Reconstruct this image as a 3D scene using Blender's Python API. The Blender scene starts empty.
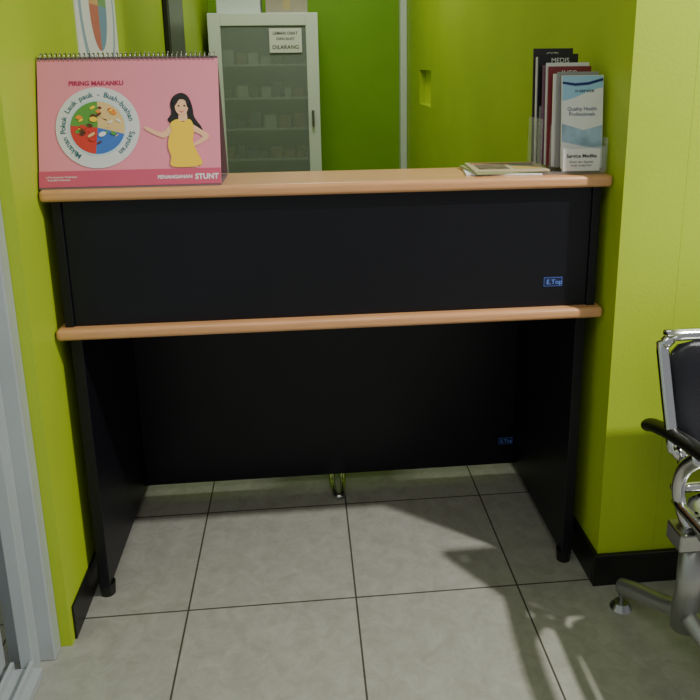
import bpy, bmesh, numpy as np, math, random
from mathutils import Matrix, Vector
random.seed(3)
# ------------------------------------------------------------------ camera solve (PnP on measured geometry)
ZT,ZM=1.01,.703
TILE,OX,OY=.40,.03,-.035
BL,BR=-.610,.624
XR,YR=.625,-.05
XL=-.613
CORR=[((BL,0,ZT),(37,188)),((BR,0,ZT),(617,174)),((BL,0,ZT),(37,188)),((BR,0,ZT),(617,174)),((BL,0,ZM),(57,333)),((BR,0,ZM),(607,306)),
 ((-.58,.027,0),(97,602)),((.587,.027,0),(570,560)),((-.58,.027,ZM-.025),(75,343)),((.587,.027,ZM-.025),(583,316)),
 ((OX,OY,0),(360,600)),((OX-TILE,OY,0),(190,614)),((OX+TILE,OY,0),(515,587)),((OX,OY+TILE,0),(349,503)),((OX-TILE,OY+TILE,0),(209,513)),((OX+TILE,OY+TILE,0),(478,491)),
 ((XR,YR,0),(591,588)),((XR,YR,1.36),(632,None)),((-.64,-.12,0),(62,640))]
P0=np.array([889,-.129,-1.828,1.36,.0857,.3776,-.0224,0.,0.])
SG=np.array([200,9,9,9,9,9,.05,60,120.])
def axes(p):
    psi,th=p[4],p[5]
    F=np.array([math.sin(psi)*math.cos(th),math.cos(psi)*math.cos(th),-math.sin(th)])
    R=np.array([math.cos(psi),-math.sin(psi),0.]);U=np.cross(R,F)
    c,s=math.cos(p[6]),math.sin(p[6])
    return R*c+U*s, U*c-R*s, F
def res(p):
    R,U,F=axes(p);r=[]
    for X,q in CORR:
        d=np.array(X)-p[1:4];z=d@F
        r.append((350+p[7]+p[0]*(d@R)/z-q[0])/3)
        if q[1] is not None: r.append((350+p[8]-p[0]*(d@U)/z-q[1])/3)
    return np.array(r+list((p-P0)/SG))
p=P0.copy();lam=1.;r=res(p);c=r@r
for it in range(150):
    J=np.zeros((len(r),len(p)))
    for k in range(len(p)):
        h=1e-4*(abs(p[k])+.1);q=p.copy();q[k]+=h;J[:,k]=(res(q)-r)/h
    A=J.T@J
    dp=np.linalg.solve(A+lam*np.diag(np.diag(A)),-J.T@r)
    rn=res(p+dp);cn=rn@rn
    if cn<c: p=p+dp;r=rn;c=cn;lam*=.4
    else: lam*=3
    lam=min(max(lam,1e-9),1e6)
R,U,F=axes(p);C=p[1:4]
cd=bpy.data.cameras.new('camera');co=bpy.data.objects.new('camera',cd);bpy.context.collection.objects.link(co)
cd.sensor_width=36;cd.lens=36*p[0]/700;cd.shift_x=-p[7]/700;cd.shift_y=p[8]/700;cd.clip_start=.02
co.matrix_world=Matrix(((R[0],U[0],-F[0],C[0]),(R[1],U[1],-F[1],C[1]),(R[2],U[2],-F[2],C[2]),(0,0,0,1)))
bpy.context.scene.camera=co
# ------------------------------------------------------------------ materials
def lin(c):
    return tuple(((x/255)/12.92 if x/255<=.04045 else ((x/255+.055)/1.055)**2.4) for x in c)+(1,)
MC={}
def mat(name,rgb,rough=.5,metal=0,noise=.0,nscale=8,bump=0,bscale=60,coat=0,spec=.5,stretch=None,alpha=None,trans=0):
    if name in MC: return MC[name]
    m=bpy.data.materials.new(name);m.use_nodes=True;nt=m.node_tree;b=nt.nodes['Principled BSDF']
    col=lin(rgb)
    b.inputs['Roughness'].default_value=rough;b.inputs['Metallic'].default_value=metal
    b.inputs['Coat Weight'].default_value=coat;b.inputs['Specular IOR Level'].default_value=spec
    b.inputs['Transmission Weight'].default_value=trans
    if alpha is not None: b.inputs['Alpha'].default_value=alpha
    tc=nt.nodes.new('ShaderNodeTexCoord')
    mp=nt.nodes.new('ShaderNodeMapping');nt.links.new(tc.outputs['Object'],mp.inputs[0])
    if stretch: mp.inputs['Scale'].default_value=stretch
    n=nt.nodes.new('ShaderNodeTexNoise');n.inputs['Scale'].default_value=nscale;n.inputs['Detail'].default_value=5
    nt.links.new(mp.outputs[0],n.inputs[0])
    rp=nt.nodes.new('ShaderNodeValToRGB')
    rp.color_ramp.elements[0].position=.3;rp.color_ramp.elements[1].position=.7
    rp.color_ramp.elements[0].color=tuple(x*(1-noise) for x in col[:3])+(1,)
    rp.color_ramp.elements[1].color=tuple(min(1,x*(1+noise)) for x in col[:3])+(1,)
    nt.links.new(n.outputs[0],rp.inputs[0]);nt.links.new(rp.outputs[0],b.inputs['Base Color'])
    if bump:
        n2=nt.nodes.new('ShaderNodeTexNoise');n2.inputs['Scale'].default_value=bscale;nt.links.new(tc.outputs['Object'],n2.inputs[0])
        bp=nt.nodes.new('ShaderNodeBump');bp.inputs['Strength'].default_value=bump;bp.inputs['Distance'].default_value=.003
        nt.links.new(n2.outputs[0],bp.inputs['Height']);nt.links.new(bp.outputs[0],b.inputs['Normal'])
    MC[name]=m;return m
lime=mat('lime_paint',(172,196,42),.5,noise=.05,nscale=3,bump=.15,bscale=120)
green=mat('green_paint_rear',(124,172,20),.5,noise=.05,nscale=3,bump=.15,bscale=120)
black=mat('black_laminate',(12,12,20),.42,noise=.12,nscale=5,bump=.08,bscale=500,spec=.35)
wood=mat('beech_laminate',(212,156,108),.35,noise=.10,nscale=9,stretch=(1,14,14),coat=.2)
chrome=mat('chrome',(205,205,205),.16,1)
steel=mat('satin_steel',(165,165,165),.3,1)
leather=mat('black_leatherette',(12,12,20),.38,bump=.2,bscale=300)
rubber=mat('black_plastic',(12,12,12),.45)
bbm=mat('black_baseboard',(16,16,14),.4)
alum=mat('aluminium',(186,192,194),.4,.3,noise=.04)
white=mat('white_enamel',(220,226,224),.4)
paper=mat('white_paper',(228,228,226),.6)
pink=mat('pink_page',(236,140,158),.5,noise=.02)
pinkd=mat('pink_strip',(206,84,112),.5)
dpink=mat('title_ink',(180,40,86),.6)
ink=mat('black_ink',(22,20,24),.6)
yellow=mat('yellow_ink',(250,205,40),.6);skin=mat('skin_ink',(244,190,150),.6)
red=mat('red_ink',(205,56,46),.6);blue=mat('blue_ink',(60,110,190),.6);grn=mat('green_ink',(90,150,60),.6)
tan=mat('tan_ink',(225,190,130),.6);orange=mat('orange_ink',(240,140,40),.6);lblue=mat('pale_blue_ink',(190,212,222),.6)
navy=mat('navy_ink',(24,40,110),.5);brown=mat('brown_print',(92,50,34),.6);cyan=mat('teal_ink',(40,130,160),.5)
card=mat('grey_card',(120,95,100),.7)
# floor
def floor_mat():
    m=bpy.data.materials.new('floor_tiles');m.use_nodes=True;nt=m.node_tree;b=nt.nodes['Principled BSDF']
    tc=nt.nodes.new('ShaderNodeTexCoord');mp=nt.nodes.new('ShaderNodeMapping');mp.inputs['Location'].default_value=(-OX,-OY,0)
    nt.links.new(tc.outputs['Object'],mp.inputs[0])
    br=nt.nodes.new('ShaderNodeTexBrick');br.offset=0;br.squash=1
    for k,v in (('Scale',1),('Mortar Size',.0026),('Mortar Smooth',.3),('Brick Width',TILE),('Row Height',TILE),('Bias',0)): br.inputs[k].default_value=v
    br.inputs['Color1'].default_value=(.93,.93,.93,1);br.inputs['Color2'].default_value=(1,1,1,1);br.inputs['Mortar'].default_value=(.2,.19,.17,1)
    nt.links.new(mp.outputs[0],br.inputs[0])
    n=nt.nodes.new('ShaderNodeTexNoise');n.inputs['Scale'].default_value=20;n.inputs['Detail'].default_value=10;n.inputs['Roughness'].default_value=.75;n.inputs['Distortion'].default_value=.6
    nt.links.new(tc.outputs['Object'],n.inputs[0])
    rp=nt.nodes.new('ShaderNodeValToRGB');rp.color_ramp.elements[0].position=.3;rp.color_ramp.elements[1].position=.72
    rp.color_ramp.elements[0].color=lin((146,146,134));rp.color_ramp.elements[1].color=lin((174,173,163))
    nt.links.new(n.outputs[0],rp.inputs[0])
    mx=nt.nodes.new('ShaderNodeMixRGB');mx.blend_type='MULTIPLY';mx.inputs[0].default_value=1
    nt.links.new(rp.outputs[0],mx.inputs[1]);nt.links.new(br.outputs['Color'],mx.inputs[2]);nt.links.new(mx.outputs[0],b.inputs['Base Color'])
    b.inputs['Roughness'].default_value=.2;b.inputs['Specular IOR Level'].default_value=.4
    return m
# ------------------------------------------------------------------ helpers
COL=bpy.context.collection
def link(o,parent=None):
    COL.objects.link(o)
    if parent:
        o.parent=parent;o.matrix_parent_inverse=parent.matrix_world.inverted()
    return o
def E(name,loc=(0,0,0)):
    o=bpy.data.objects.new(name,None);o.empty_display_size=.05;o.location=loc;COL.objects.link(o);o.matrix_world=Matrix.Translation(loc);return o
def finish(bm,name,m,parent,smooth=False,bevel=0,seg=3,xf=None):
    if bevel:
        bmesh.ops.bevel(bm,geom=[e for e in bm.edges],offset=bevel,segments=seg,affect='EDGES',profile=.5)
    bmesh.ops.recalc_face_normals(bm,faces=bm.faces)
    if xf is not None: bmesh.ops.transform(bm,matrix=xf,verts=bm.verts)
    me=bpy.data.meshes.new(name);bm.to_mesh(me);bm.free()
    if smooth:
        for f in me.polygons: f.use_smooth=True
    me.materials.append(m)
    return link(bpy.data.objects.new(name,me),parent)
def box(name,parent,x0,x1,y0,y1,z0,z1,m,bevel=0,seg=2,xf=None):
    bm=bmesh.new();bmesh.ops.create_cube(bm,size=1)
    bmesh.ops.transform(bm,matrix=Matrix.Translation(((x0+x1)/2,(y0+y1)/2,(z0+z1)/2))@Matrix.Diagonal((x1-x0,y1-y0,z1-z0,1)),verts=bm.verts)
    return finish(bm,name,m,parent,bevel=bevel,seg=seg,xf=xf)
def poly(name,parent,pts,m,xf,t=0.0006):
    bm=bmesh.new();vs=[bm.verts.new((a,b,0)) for a,b in pts];f=bm.faces.new(vs)
    g=bmesh.ops.extrude_face_region(bm,geom=[f]);bmesh.ops.translate(bm,vec=(0,0,t),verts=[v for v in g['geom'] if isinstance(v,bmesh.types.BMVert)])
    bmesh.ops.triangulate(bm,faces=[f for f in bm.faces if len(f.verts)>4])
    return finish(bm,name,m,parent,xf=xf)
def ell(cx,cy,rx,ry,n=32,a0=0,a1=2*math.pi,pie=False):
    k=n if not pie else n+1
    P=[(cx+rx*math.cos(a0+(a1-a0)*i/n),cy+ry*math.sin(a0+(a1-a0)*i/n)) for i in range(k)]
    return P+[(cx,cy)] if pie else P
def smoothpts(P,n=4,closed=True):
    out=[];L=len(P)
    for i in range(L if closed else L-1):
        p0,p1,p2,p3=[Vector(P[(i+k)%L]) if closed else Vector(P[min(max(i+k,0),L-1)]) for k in (-1,0,1,2)]
        for j in range(n):
            t=j/n
            out.append(.5*((2*p1)+(p2-p0)*t+(2*p0-5*p1+4*p2-p3)*t*t+(3*p1-p0-3*p2+p3)*t**3))
    if not closed: out.append(Vector(P[-1]))
    return out
def tube(name,parent,pts,rad,m,closed=False,smooth=True,flat=1.0,n=6,ring=14):
    P=smoothpts([Vector(q) for q in pts],n,closed) if smooth else [Vector(q) for q in pts]
    bm=bmesh.new();L=len(P);rings=[];up=None
    for i in range(L):
        a=P[(i-1)%L] if closed or i>0 else P[i];b=P[(i+1)%L] if closed or i<L-1 else P[i]
        t=(b-a).normalized()
        if up is None: up=Vector((1,0,0)) if abs(t.x)<.8 else Vector((0,0,1))
        s=t.cross(up).normalized();w=s.cross(t).normalized();up=w
        rings.append([bm.verts.new(P[i]+s*(rad*flat*math.cos(2*math.pi*k/ring))+w*(rad*math.sin(2*math.pi*k/ring))) for k in range(ring)])
    for i in range(L if closed else L-1):
        A,B=rings[i],rings[(i+1)%L]
        for k in range(ring): bm.faces.new((A[k],A[(k+1)%ring],B[(k+1)%ring],B[k]))
    if not closed: bm.faces.new(rings[0][::-1]);bm.faces.new(rings[-1])
    return finish(bm,name,m,parent,smooth=True)
def cyl(name,parent,c,r1,r2,h,m,seg=32,bevel=0):
    bm=bmesh.new();bmesh.ops.create_cone(bm,cap_ends=True,segments=seg,radius1=r1,radius2=r2,depth=h)
    if bevel: bmesh.ops.bevel(bm,geom=[e for e in bm.edges if len([f for f in e.link_faces if len(f.verts)>4])==1],offset=bevel,segments=3,affect='EDGES')
    return finish(bm,name,m,parent,xf=Matrix.Translation((c[0],c[1],c[2]+h/2)))
def text(name,parent,s,size,m,xf,align='LEFT',bold=0,ext=.0002):
    cu=bpy.data.curves.new(name,'FONT');cu.body=s;cu.size=size;cu.align_x=align;cu.extrude=ext;cu.offset=bold;cu.resolution_u=3
    t=bpy.data.objects.new('tmp',cu);COL.objects.link(t);bpy.context.view_layer.update()
    me=bpy.data.meshes.new_from_object(t.evaluated_get(bpy.context.evaluated_depsgraph_get()));bpy.data.objects.remove(t)
    me.transform(xf);me.materials.clear();me.materials.append(m);me.name=name
    return link(bpy.data.objects.new(name,me),parent)
def frame(o,ex,ey):
    ex=Vector(ex).normalized();ey=Vector(ey).normalized();ez=ex.cross(ey)
    return Matrix(((ex.x,ey.x,ez.x,o[0]),(ex.y,ey.y,ez.y,o[1]),(ex.z,ey.z,ez.z,o[2]),(0,0,0,1)))
# ------------------------------------------------------------------ room
box('floor',None,-2.6,3.2,-3.2,3.6,-.08,0,floor_mat())
box('ceiling',None,-2.6,3.2,-3.2,3.6,2.75,2.83,mat('ceiling_white',(215,218,205),.7,noise=.02))
box('wall_left',None,XL-.14,XL,-.12,3.4,0,2.75,lime)
NY0,NY1,NZ0,NZ1=2.38,2.76,1.03,1.22
rw=E('wall_right',(XR,1.6,0))
box('front_part',rw,XR,XR+.14,YR,NY0,0,2.75,lime);box('rear_part',rw,XR,XR+.14,NY1,3.4,0,2.75,lime)
box('below_niche',rw,XR,XR+.14,NY0,NY1,0,NZ0,lime);box('above_niche',rw,XR,XR+.14,NY0,NY1,NZ1,2.75,lime)
box('niche_back',rw,XR+.035,XR+.14,NY0,NY1,NZ0,NZ1,mat('niche_lit_lime',(215,232,70),.4))  # lighter lime puts the lit look of the recess into its colour
box('wall_front_right',None,XR+.1405,3.2,YR,YR+.15,0,2.75,lime)
box('wall_back',None,XL+.001,XR-.001,3.35,3.5,0,2.75,green)
box('baseboard_left',None,XL,XL+.005,-.10,3.3,0,.085,bbm,.001)
box('baseboard_right_side',None,XR-.012,XR,YR,3.3,0,.085,bbm,.002)
box('baseboard_right_front',None,XR-.012,3.2,YR-.012,YR,0,.085,bbm,.002)
box('trim_1',None,XR-.042,XR-.001,3.27,3.35,0,2.75,white,.004)
# sliding door on the left
d=E('door_1',(-.70,-.6,0))
box('jamb',d,-.735,-.637,-.160,-.1205,0,2.3,alum,.003)
box('jamb_fin',d,-.695,-.668,-.20,-.160,0,2.3,alum,.002)
box('sill',d,-.80,-.65,-2.4,-.20,0,.022,alum,.002)
for i,x in enumerate((-.67,-.71,-.765)): box('sill_rail_%d'%i,d,x-.004,x+.004,-2.4,-.2,.022,.04,alum,.001)
box('leaf_stile',d,-.76,-.72,-.27,-.205,.04,2.2,alum,.003)
box('leaf_stile_rear',d,-.76,-.72,-1.3,-1.24,.04,2.2,alum,.003)
box('leaf_bottom_rail',d,-.76,-.72,-1.24,-.27,.04,.12,alum,.003)
box('leaf_top_rail',d,-.76,-.72,-1.24,-.27,2.12,2.2,alum,.003)
box('leaf_glass',d,-.743,-.737,-1.24,-.27,.12,2.12,mat('frosted_glass',(190,205,205),.35,noise=.03,alpha=.75))
box('head',d,-.80,-.665,-2.4,-.20,2.2,2.3,alum,.002)
# ------------------------------------------------------------------ reception desk
k=E('reception_desk',(0,.3,0))
box('top_board',k,BL,BR,0,.20,ZT-.026,ZT,wood,.009,4)
box('work_board',k,BL,BR-.004,0,.60,ZM-.026,ZM,wood,.009,4)
box('upper_front_panel',k,-.573,.585,.024,.042,ZM,ZT-.026,black,.0015)
box('upper_side_left',k,-.593,-.573,.018,.19,ZM,ZT-.026,black,.002)
box('upper_side_right',k,.585,.605,.018,.19,ZM,ZT-.026,black,.002)
box('leg_panel_left',k,-.588,-.563,.027,.59,.03,ZM-.026,black,.002)
box('leg_panel_right',k,.565,.590,.027,.59,.03,ZM-.026,black,.002)
box('modesty_panel',k,-.563,.565,.475,.493,.035,ZM-.026,black,.0015)
for i,(x,y) in enumerate(((-.575,.05),(.577,.05),(-.575,.56),(.577,.56))): cyl('foot_%d'%i,k,(x,y,0),.017,.019,.032,rubber,20)
def sticker(nm,x,y,z,w,h):
    X=frame((x,y,z),(1,0,0),(0,0,1))
    poly(nm,k,[(0,0),(w,0),(w,h),(0,h)],mat('label_blue',(70,90,160),.4),X)
    poly(nm+'_inner',k,[(.002,.002),(w-.002,.002),(w-.002,h-.002),(.002,h-.002)],mat('label_navy',(14,18,60),.4),X@Matrix.Translation((0,0,.0007)),.0003)
    text(nm+'_text',k,'E.Top',h*.72,mat('label_ink',(110,150,235),.4),X@Matrix.Translation((.006,h*.25,.0011)))
sticker('label_upper',.482,.0232,.752,.044,.022)
sticker('label_lower',.514,.4742,.103,.044,.022)
# ------------------------------------------------------------------ desk calendar
c=E('desk_calendar',(-.41,.06,ZT))
W,Hh=.373,.274
CX=-.609
PX=frame((CX,.012,ZT+.004),(1,0,0),(0,.075,.258))
s=W/187
def Q(u,v,dz=0): return ((u-35)*s,(186-v)/131*Hh)
def cp(nm,pts,m,lv,sm=0):
    pts=[Q(*q) for q in pts]
    if sm: pts=[tuple(v) for v in smoothpts(pts,sm)]
    return poly(nm,c,pts,m,PX@Matrix.Translation((0,0,.0008*lv)),.0005)
box('page',c,0,W,0,Hh,-.004,0,pink,.0005,xf=PX)
box('page_edge',c,0,W,-.004,0,-.005,.0005,card,xf=PX)
BX=frame((CX,.165,ZT+.004),(1,0,0),(0,-.078,.258))
box('easel_back',c,0,W,0,Hh,-.002,0,card,xf=BX)
box('easel_base',c,CX,CX+W,.012,.165,ZT,ZT+.003,card)
cp('lower_strip',[(35,186),(222,186),(222,170),(35,170)],pinkd,1)
cp('plate_rim',[(96+43*math.cos(a*math.pi/24),127+41*math.sin(a*math.pi/24)) for a in range(48)],mat('plate_white',(214,214,214),.6),1.4)
def ring(r): return [(96+r*math.cos(a*math.pi/24),127+r*.95*math.sin(a*math.pi/24)) for a in range(48)]
cp('plate_well',ring(30),lblue,2.2)
for i,(a0,a1,m) in enumerate(((-90,15,tan),(15,95,blue),(95,185,red),(185,270,grn))):
    cp('sector_%d'%i,[(96,127)]+[(96+28*math.cos(math.radians(a0+(a1-a0)*t/12)),127+26.5*math.sin(math.radians(a0+(a1-a0)*t/12))) for t in range(13)],m,3)
for i in range(34):
    a=random.uniform(0,360);rr=random.uniform(8,23);w=random.uniform(2,4.2)
    m=random.choice([orange,red,paper,tan,brown,grn,yellow])
    cx,cy=96+rr*math.cos(math.radians(a)),127+rr*.95*math.sin(math.radians(a))
    cp('food_%d'%i,[(cx+w*math.cos(q*math.pi/5),cy+w*.65*math.sin(q*math.pi/5+a)) for q in range(10)],m,3.8+.06*i)
tt=mat('teal_text',(60,110,120),.6)
def arc_text(nm,st,a0,da,rad):
    for i,ch in enumerate(st):
        if ch==' ': continue
        a=math.radians(a0+i*da);u,v=96+rad*math.cos(a),127+rad*.95*math.sin(a);qx,qy=Q(u,v)
        text('%s_%d'%(nm,i),c,ch,.0155,tt,PX@Matrix.Translation((qx,qy,.0022))@Matrix.Rotation(-(a+math.pi/2),4,'Z'),'CENTER',bold=.0002)
arc_text('ring_top','Lauk pauk - Buah-buahan',-150,6.2,33)
arc_text('ring_left','Makanan Pokok',125,6.0,33)
arc_text('ring_right','Sayuran',10,6.4,33)
text('title',c,'PIRING MAKANKU',.0135,dpink,PX@Matrix.Translation((*Q(67,84),.0008)),bold=.0003)
text('footer',c,'PENANGANAN',.0105,paper,PX@Matrix.Translation((*Q(156,180),.0016)),bold=.0003)
text('footer_bold',c,'STUNT',.0155,paper,PX@Matrix.Translation((*Q(195,181),.0016)),bold=.0006)
text('footer_small',c,'o Kementerian Kesehatan\n  Republik Indonesia',.006,paper,PX@Matrix.Translation((*Q(42,177),.0016)))
cp('woman_hair',[(183,93),(190,97),(194,107),(196,118),(203,128),(205,136),(198,134),(192,128),(178,122),(172,124),(168,120),(172,114),(171,104),(175,96)],ink,1.2,4)
cp('woman_arm_far',[(171,125),(162,133),(146,127),(144,129),(150,133),(161,138),(166,138),(174,132)],skin,1.8,3)
cp('woman_arm_near',[(191,124),(203,131),(211,137),(206,143),(194,148),(193,145),(204,138),(192,131)],skin,1.8,3)
cp('woman_legs',[(174,160),(176,169),(198,169),(199,160)],skin,1.6)
cp('woman_neck',[(180,112),(188,112),(189,122),(179,122)],skin,2.4)
cp('woman_dress',[(171,124),(178,120),(184,123),(190,120),(194,124),(195,134),(194,144),(199,156),(202,167),(172,168),(171,158),(168,148),(169,138),(172,132)],yellow,2.9,3)
cp('woman_face',[(183+7*math.cos(a*.3142),107+9*math.sin(a*.3142)) for a in range(20)],skin,3.4)
cp('woman_fringe',[(175,107),(174,99),(181,94),(190,97),(192,106),(189,108),(187,101),(181,100),(178,104)],ink,4.1,3)
for i,u in enumerate((180,186)): cp('woman_eye_%d'%i,[(u+1.1*math.cos(a),106.5+.9*math.sin(a)) for a in [j*.785 for j in range(8)]],ink,4.1)
cp('woman_mouth',[(180,111),(183,112.4),(186,111),(183,113.6)],red,4.1)
yt_=.012+.076;zt_=ZT+.004+.264
for i in range(38):
    x=CX+.008+i*(W-.016)/37
    pts=[(x+.0015*math.sin(a),yt_+.004+.0085*math.cos(a),zt_-.002+.0095*math.sin(a)) for a in [j*2*math.pi/12 for j in range(12)]]
    tube('coil_%d'%i,c,pts,.0011,steel,closed=True,smooth=False,ring=6)
# ------------------------------------------------------------------ magazines
m_=E('magazine_stack',(.40,.1,ZT))
z=ZT
for i,(a,th,mm) in enumerate(((-8,.004,paper),(4,.004,mat('mag_green',(150,160,110),.35)),(-3,.004,mat('mag_cream',(190,176,144),.35)))):
    X=Matrix.Translation((.395+.006*i,.108,z))@Matrix.Rotation(math.radians(a),4,'Z')
    box('magazine_%d'%i,m_,-.085,.085,-.070,.070,0,th,mm,.0008,xf=X);z+=th
top=X@Matrix.Translation((0,0,th))
for nm,a,mm in (('photo_block',(-.07,.0,-.05,.03),mat('mag_photo',(110,90,90),.3,noise=.6,nscale=40)),('red_band',(-.075,.075,.04,.056),mat('mag_red',(150,70,60),.5)),('yellow_block',(.012,.07,-.05,.0),mat('mag_yellow',(180,150,90),.5)),('blue_block',(.012,.07,.008,.03),mat('mag_blue',(80,100,120),.5))):
    box(nm,m_,a[0],a[1],a[2],a[3],.0001,.0006,mm,xf=top)
# ------------------------------------------------------------------ brochure holder
b=E('brochure_holder',(.54,.1,ZT))
SH=.031
acr=mat('acrylic',(235,240,240),.08,alpha=.15)
def lean(x,y,z=ZT+.012,a=.10): return frame((x+SH,y,z),(1,0,0),(0,math.sin(a),math.cos(a)))
box('base',b,.470,.615,.03,.185,ZT,ZT+.006,acr,.001)
for i,(x,y,h) in enumerate(((.484,.035,.055),(.472,.085,.10),(.460,.135,.14))):
    box('pocket_front_%d'%i,b,x+SH,x+SH+.1,y,y+.0025,ZT+.006,ZT+.006+h,acr)
box('side_left',b,.482,.4845,.085,.185,ZT+.006,ZT+.12,acr);box('side_right',b,.615,.6175,.03,.185,ZT+.006,ZT+.08,acr)
X=lean(.486,.045)
box('brochure_front',b,0,.095,0,.205,-.004,0,paper,xf=X)
poly('brochure_header',b,[(.001,.204),(.001,.150)]+[(.001+.093*t/10,.150+.018*math.sin(t/10*math.pi/2)**2+.01*t/10) for t in range(1,11)]+[(.094,.204)],mat('pale_blue_print',(150,195,225),.4),X,.0004)
poly('brochure_swoosh',b,[(.001,.192),(.03,.188),(.06,.190),(.094,.199),(.094,.193),(.06,.184),(.03,.182),(.001,.187)],navy,X@Matrix.Translation((0,0,.0006)),.0004)
text('brochure_title',b,'Quality Health\nProfessionals',.0115,navy,X@Matrix.Translation((.047,.128,.0004)),'CENTER')
poly('brochure_photo',b,[(.001,.06),(.094,.04),(.094,.095),(.05,.085),(.001,.10)],mat('brochure_photo',(150,175,195),.4,noise=.3,nscale=30),X,.0004)
text('brochure_logo',b,'n-service',.012,ink,X@Matrix.Translation((.03,.168,.0009)))
Y=frame((.487+SH,.034,ZT+.007),(1,0,0),(0,.02,1))
box('label_card',b,0,.085,0,.05,-.001,0,paper,xf=Y)
text('label_text',b,'Service Medika',.0115,ink,Y@Matrix.Translation((.042,.03,.0001)),'CENTER',bold=.0003)
text('label_text_small',b,'Klinik dan Apotek\nbuka setiap hari',.0075,ink,Y@Matrix.Translation((.042,.018,.0001)),'CENTER')
for i,(x,y,h,w,mm) in enumerate(((.480,.066,.212,.095,mat('b_grey',(150,150,150),.5)),(.475,.078,.208,.095,paper),(.470,.098,.224,.10,mat('b_red',(130,44,54),.4)),(.468,.108,.232,.10,paper),(.464,.120,.227,.10,mat('b_mauve',(120,80,110),.4)),(.461,.146,.252,.095,mat('b_black',(30,28,34),.4)),(.459,.156,.246,.095,paper),(.456,.168,.265,.095,mat('b_dark',(45,38,44),.4)))):
    X=lean(x,y,a=.06);box('leaflet_%d'%i,b,0,w,0,h,-.005,0,mm,.0006,xf=X)
    if i in (0,2,5,7): text('leaflet_text_%d'%i,b,['Klinik','','INFO','','','MEDIS','','GIZI'][i],.016,paper,X@Matrix.Translation((.03,h-.02,.0002)))
# ------------------------------------------------------------------ medicine cabinet (rear)
g=E('medicine_cabinet',(-.23,3.1,0))
x0,x1,y0,y1,zc=-.570,.055,2.92,3.349,1.545
box('side_left',g,x0,x0+.02,y0,y1,0.05,zc,white,.002);box('side_right',g,x1-.02,x1,y0,y1,.05,zc,white,.002)
box('top',g,x0,x1,y0,y1,zc-.02,zc,white,.002);box('bottom',g,x0,x1,y0,y1,.05,.08,white,.002);box('back',g,x0,x1,y1-.01,y1,.05,zc,mat('cab_back',(165,174,166),.5))
for i,(x,y) in enumerate(((x0+.03,y0+.03),(x1-.03,y0+.03),(x0+.03,y1-.03),(x1-.03,y1-.03))): cyl('leg_%d'%i,g,(x,y,0),.015,.015,.05,rubber,12)
box('door_stile_left',g,x0,x0+.07,y0-.02,y0,.05,zc,white,.003);box('door_stile_right',g,x1-.07,x1,y0-.02,y0,.05,zc,white,.003)
box('door_rail_top',g,x0+.07,x1-.07,y0-.02,y0,zc-.07,zc,white,.003);box('door_rail_bottom',g,x0+.07,x1-.07,y0-.02,y0,.05,.14,white,.003)
box('door_glass',g,x0+.07,x1-.07,y0-.012,y0-.008,.14,zc-.07,mat('cab_glass',(158,168,164),.15,alpha=.42))
for i,z in enumerate((.45,.70,.88,1.06,1.25)):
    box('shelf_%d'%i,g,x0+.02,x1-.02,y0+.01,y1-.01,z,z+.012,mat('shelf_grey',(205,212,206),.4))
    x=x0+.07
    while x<x1-.11:
        w=random.uniform(.035,.07);h=random.uniform(.04,.09)
        box('medicine_box',g,x,x+w,y0+.04,y0+.16,z+.012,z+.012+h,random.choice([mat('mb1',(190,196,190),.5),mat('mb2',(90,110,100),.5),mat('mb3',(150,130,90),.5),mat('mb4',(80,105,125),.5)]),.002);x+=w+random.uniform(.004,.03)
box('handle',g,x1-.05,x1-.035,y0-.045,y0-.02,.9,1.0,steel,.004)
Y=frame((-.225,y0-.0205,1.325),(1,0,0),(0,0,1))
box('notice',g,0,.185,0,.135,-.0005,0,paper,xf=Y)
for i,(t_,sz,zz) in enumerate((('LEMARI OBAT',.023,.10),('DAN ALAT',.021,.07),('DILARANG',.031,.02))): text('notice_text_%d'%i,g,t_,sz,ink,Y@Matrix.Translation((.092,zz,.0003)),'CENTER',bold=.0005)
q=E('storage_box',(-.35,3.05,zc));box('body',q,-.52,-.27,2.95,3.2,zc,zc+.12,mat('box_bluewhite',(215,222,226),.5),.006);box('lid',q,-.53,-.26,2.94,3.21,zc+.12,zc+.14,mat('box_lid',(180,195,210),.5),.004)
q=E('cardboard_carton',(-.1,3.05,zc));box('body',q,-.24,.0,2.95,3.2,zc,zc+.10,mat('carton',(170,160,150),.7,noise=.1),.003);box('tape',q,-.14,-.10,2.949,3.201,zc+.02,zc+.1015,mat('tape',(190,170,130),.3))
# items on the left wall
X=frame((XL,.42,1.15),(0,1,0),(0,0,1))
q=E('wall_poster',(XL,.64,1.4))
box('sheet',q,0,.42,0,.60,0,.004,paper,xf=X)
XX=X@Matrix.Translation((0,0,.0042))
poly('disc',q,ell(.21,.27,.185,.22,48),mat('poster_ring',(150,172,192),.5),XX)
poly('disc_inner',q,ell(.21,.27,.165,.195,48),paper,XX@Matrix.Translation((0,0,.0008)))
for i,m in enumerate((mat('pp1',(120,160,110),.5),mat('pp2',(215,170,120),.5),mat('pp3',(195,110,100),.5),mat('pp4',(120,150,180),.5))): poly('wedge_%d'%i,q,ell(.21,.27,.09,.12,12,i*math.pi/2,(i+1)*math.pi/2,True),m,XX@Matrix.Translation((0,0,.0016)))
q=E('notice_board',(XL,2.0,1.4))
X=frame((XL,1.70,1.20),(0,1,0),(0,0,1));box('frame',q,0,.45,0,.5,0,.02,mat('dark_frame',(40,38,34),.4),.004,xf=X);box('panel',q,.03,.42,.03,.47,.02,.022,mat('dark_panel',(60,62,54),.3),xf=X)
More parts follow.
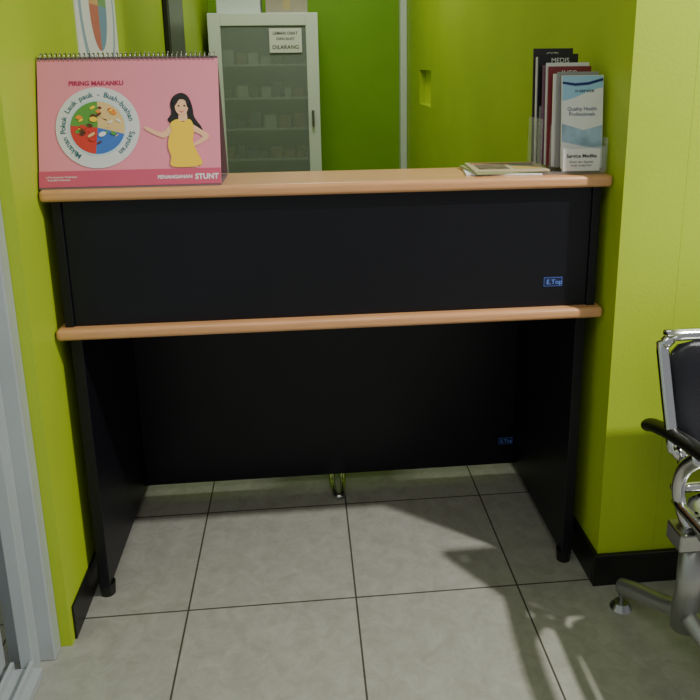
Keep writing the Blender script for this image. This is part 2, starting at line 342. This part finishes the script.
# ------------------------------------------------------------------ stool behind the desk (only its sled foot shows)
q=E('stool',(.02,.8,0))
tube('sled_foot',q,[(-.008,.60,.40),(-.008,.56,.10),(-.006,.50,.014),(.002,.405,.011),(.020,.40,.011),(.028,.50,.014),(.030,.56,.10),(.030,.60,.40)],.009,chrome)
tube('rear_leg_l',q,[(-.14,.66,.44),(-.17,.95,.012)],.011,chrome,smooth=False);tube('rear_leg_r',q,[(.18,.66,.44),(.21,.95,.012)],.011,chrome,smooth=False)
cyl('seat_pan',q,(.02,.76,.40),.17,.18,.03,steel,40);cyl('seat_pad',q,(.02,.76,.43),.18,.18,.05,leather,40,bevel=.015)
# ------------------------------------------------------------------ gang waiting chair
w_=E('waiting_chair',(.95,-.33,0))
def backp(t): # t 0 bottom ..1 top
    return (-.285+.10*t+.02*math.sin(t*math.pi), .465+.235*t)
def rimloop(xa,xb,tlo,thi,fn,rr=.14):
    P=[]
    for cx,ct,a0 in ((xb-.04,thi-rr,0),(xa+.04,thi-rr,90),(xa+.04,tlo+rr,180),(xb-.04,tlo+rr,270)):
        for j in range(5):
            a=math.radians(a0+j*22.5);x=cx+.04*math.cos(a);t=ct+rr*math.sin(a);y,z=fn(t);P.append((x,y,z))
    return P
def pad(nm,xa,xb,fn,t0,t1,th,m,nx=14,nt=14,sign=1):
    bm=bmesh.new();G=[]
    for i in range(nx+1):
        row=[]
        for j in range(nt+1):
            a=i/nx*2-1;bq=j/nt*2-1
            k1=1-.10*abs(bq)**6;k2=1-.10*abs(a)**6
            x=(xa+xb)/2+(xb-xa)/2*a*k1;t=(t0+t1)/2+(t1-t0)/2*bq*k2
            y,z=fn(t);y2,z2=fn(t+.01);n=Vector((0,-(z2-z),(y2-y))).normalized()
            puff=th*(1-abs(a)**4)*(1-abs(bq)**4)+.006
            row.append(Vector((x,y,z))+n*puff*sign)
        G.append(row)
    V=[[bm.verts.new(v) for v in r_] for r_ in G]
    for i in range(nx):
        for j in range(nt): bm.faces.new((V[i][j],V[i+1][j],V[i+1][j+1],V[i][j+1]))
    o=finish(bm,nm,m,w_,smooth=True);md=o.modifiers.new('s','SOLIDIFY');md.thickness=.014;md.offset=-1;return o
def perf_steel():
    m=mat('perforated_steel',(165,165,165),.3,1);nt=m.node_tree;b_=nt.nodes['Principled BSDF']
    tc=nt.nodes.new('ShaderNodeTexCoord');v=nt.nodes.new('ShaderNodeTexVoronoi');v.inputs['Scale'].default_value=70;v.inputs['Randomness'].default_value=0
    nt.links.new(tc.outputs['Object'],v.inputs['Vector'])
    r_=nt.nodes.new('ShaderNodeValToRGB');r_.color_ramp.elements[0].position=.3;r_.color_ramp.elements[0].color=(.02,.02,.02,1);r_.color_ramp.elements[1].position=.36;r_.color_ramp.elements[1].color=(.42,.42,.42,1)
    nt.links.new(v.outputs['Distance'],r_.inputs[0]);nt.links.new(r_.outputs[0],b_.inputs['Base Color']);return m
legm=mat('cast_aluminium',(170,170,168),.34,.75,noise=.04)
def seatp(t): # 0 rear .. 1 front
    return (-.27-.38*t, .395-.035*math.sin(min(t,1)*math.pi)+.012*t)
for n_,xa in enumerate((.672,1.20)):
    xb=xa+.50
    tube('back_rim_%d'%n_,w_,rimloop(xa,xb,0,1,backp),.011,chrome,closed=True,n=2,flat=1.2)
    pad('back_pad_%d'%n_,xa+.010,xb-.010,backp,.03,.97,.018,leather)
    tube('seat_rim_%d'%n_,w_,rimloop(xa,xb,0,1,seatp),.011,chrome,closed=True,n=2)
    pad('seat_pan_%d'%n_,xa+.006,xb-.006,seatp,.01,.99,.004,perf_steel() if n_==0 else MC['perforated_steel'],sign=1)
    for xx in (xa+.12,xb-.12):
        tube('bracket_%d_%d'%(n_,int(xx*100)),w_,[(xx,-.185,.60),(xx,-.225,.50),(xx,-.25,.42),(xx,-.29,.35),(xx,-.42,.345)],.012,steel)
for n_,x in enumerate((.674,1.186,1.72)):
    tube('armrest_%d'%n_,w_,[(x,-.155,.480),(x,-.175,.490),(x,-.26,.512),(x,-.40,.535),(x,-.50,.54),(x,-.535,.52)],.019,rubber,flat=.75)
    tube('arm_post_%d'%n_,w_,[(x+.010,-.33,.34),(x,-.30,.40),(x,-.31,.46),(x,-.36,.515)],.012,chrome,flat=1.4)
box('beam',w_,.655,1.73,-.36,-.30,.305,.345,steel,.004)
for n_,x in enumerate((.702,1.62)):
    sx=-1 if n_==0 else 1
    tube('leg_post_%d'%n_,w_,[(x,-.33,.31),(x,-.33,.2),(x,-.32,.10)],.028,legm,smooth=False)
    tube('leg_rear_%d'%n_,w_,[(x,-.32,.14),(x+sx*.012,-.26,.105),(x+sx*.035,-.18,.075),(x+sx*.05,-.135,.055)],.019,legm)
    tube('leg_front_%d'%n_,w_,[(x,-.34,.14),(x-sx*.02,-.42,.11),(x-sx*.06,-.52,.075),(x-sx*.09,-.60,.055)],.021,legm)
    for j,(gx,gy) in enumerate(((x+sx*.05,-.137),(x-sx*.09,-.60))):
        cyl('glide_stem_%d_%d'%(n_,j),w_,(gx,gy,.012),.006,.006,.045,steel,12);cyl('glide_%d_%d'%(n_,j),w_,(gx,gy,0),.026,.016,.014,steel,24)
# ------------------------------------------------------------------ lights
def area(nm,loc,rot,sx,sy,e,col):
    l=bpy.data.lights.new(nm,'AREA');l.shape='RECTANGLE';l.size=sx;l.size_y=sy;l.energy=e;l.color=col
    o=bpy.data.objects.new(nm,l);o.location=loc;o.rotation_euler=rot;COL.objects.link(o);return o
area('ceiling_lamp_waiting',(1.80,-1.0,2.68),(0,0,0),.08,.08,108,(1,.985,.95))
area('fill_light_hall',(-.2,-1.9,2.68),(0,0,0),1.2,1.2,15,(1,.985,.95))  # added soft fill for ambient light in front of the desk
area('ceiling_lamp_rear',(0,1.9,2.68),(0,0,0),.6,.6,19,(1,.99,.94))
wd=bpy.data.worlds.new('w');bpy.context.scene.world=wd;wd.use_nodes=True
wd.node_tree.nodes['Background'].inputs[0].default_value=(.92,.95,1,1);wd.node_tree.nodes['Background'].inputs[1].default_value=.36
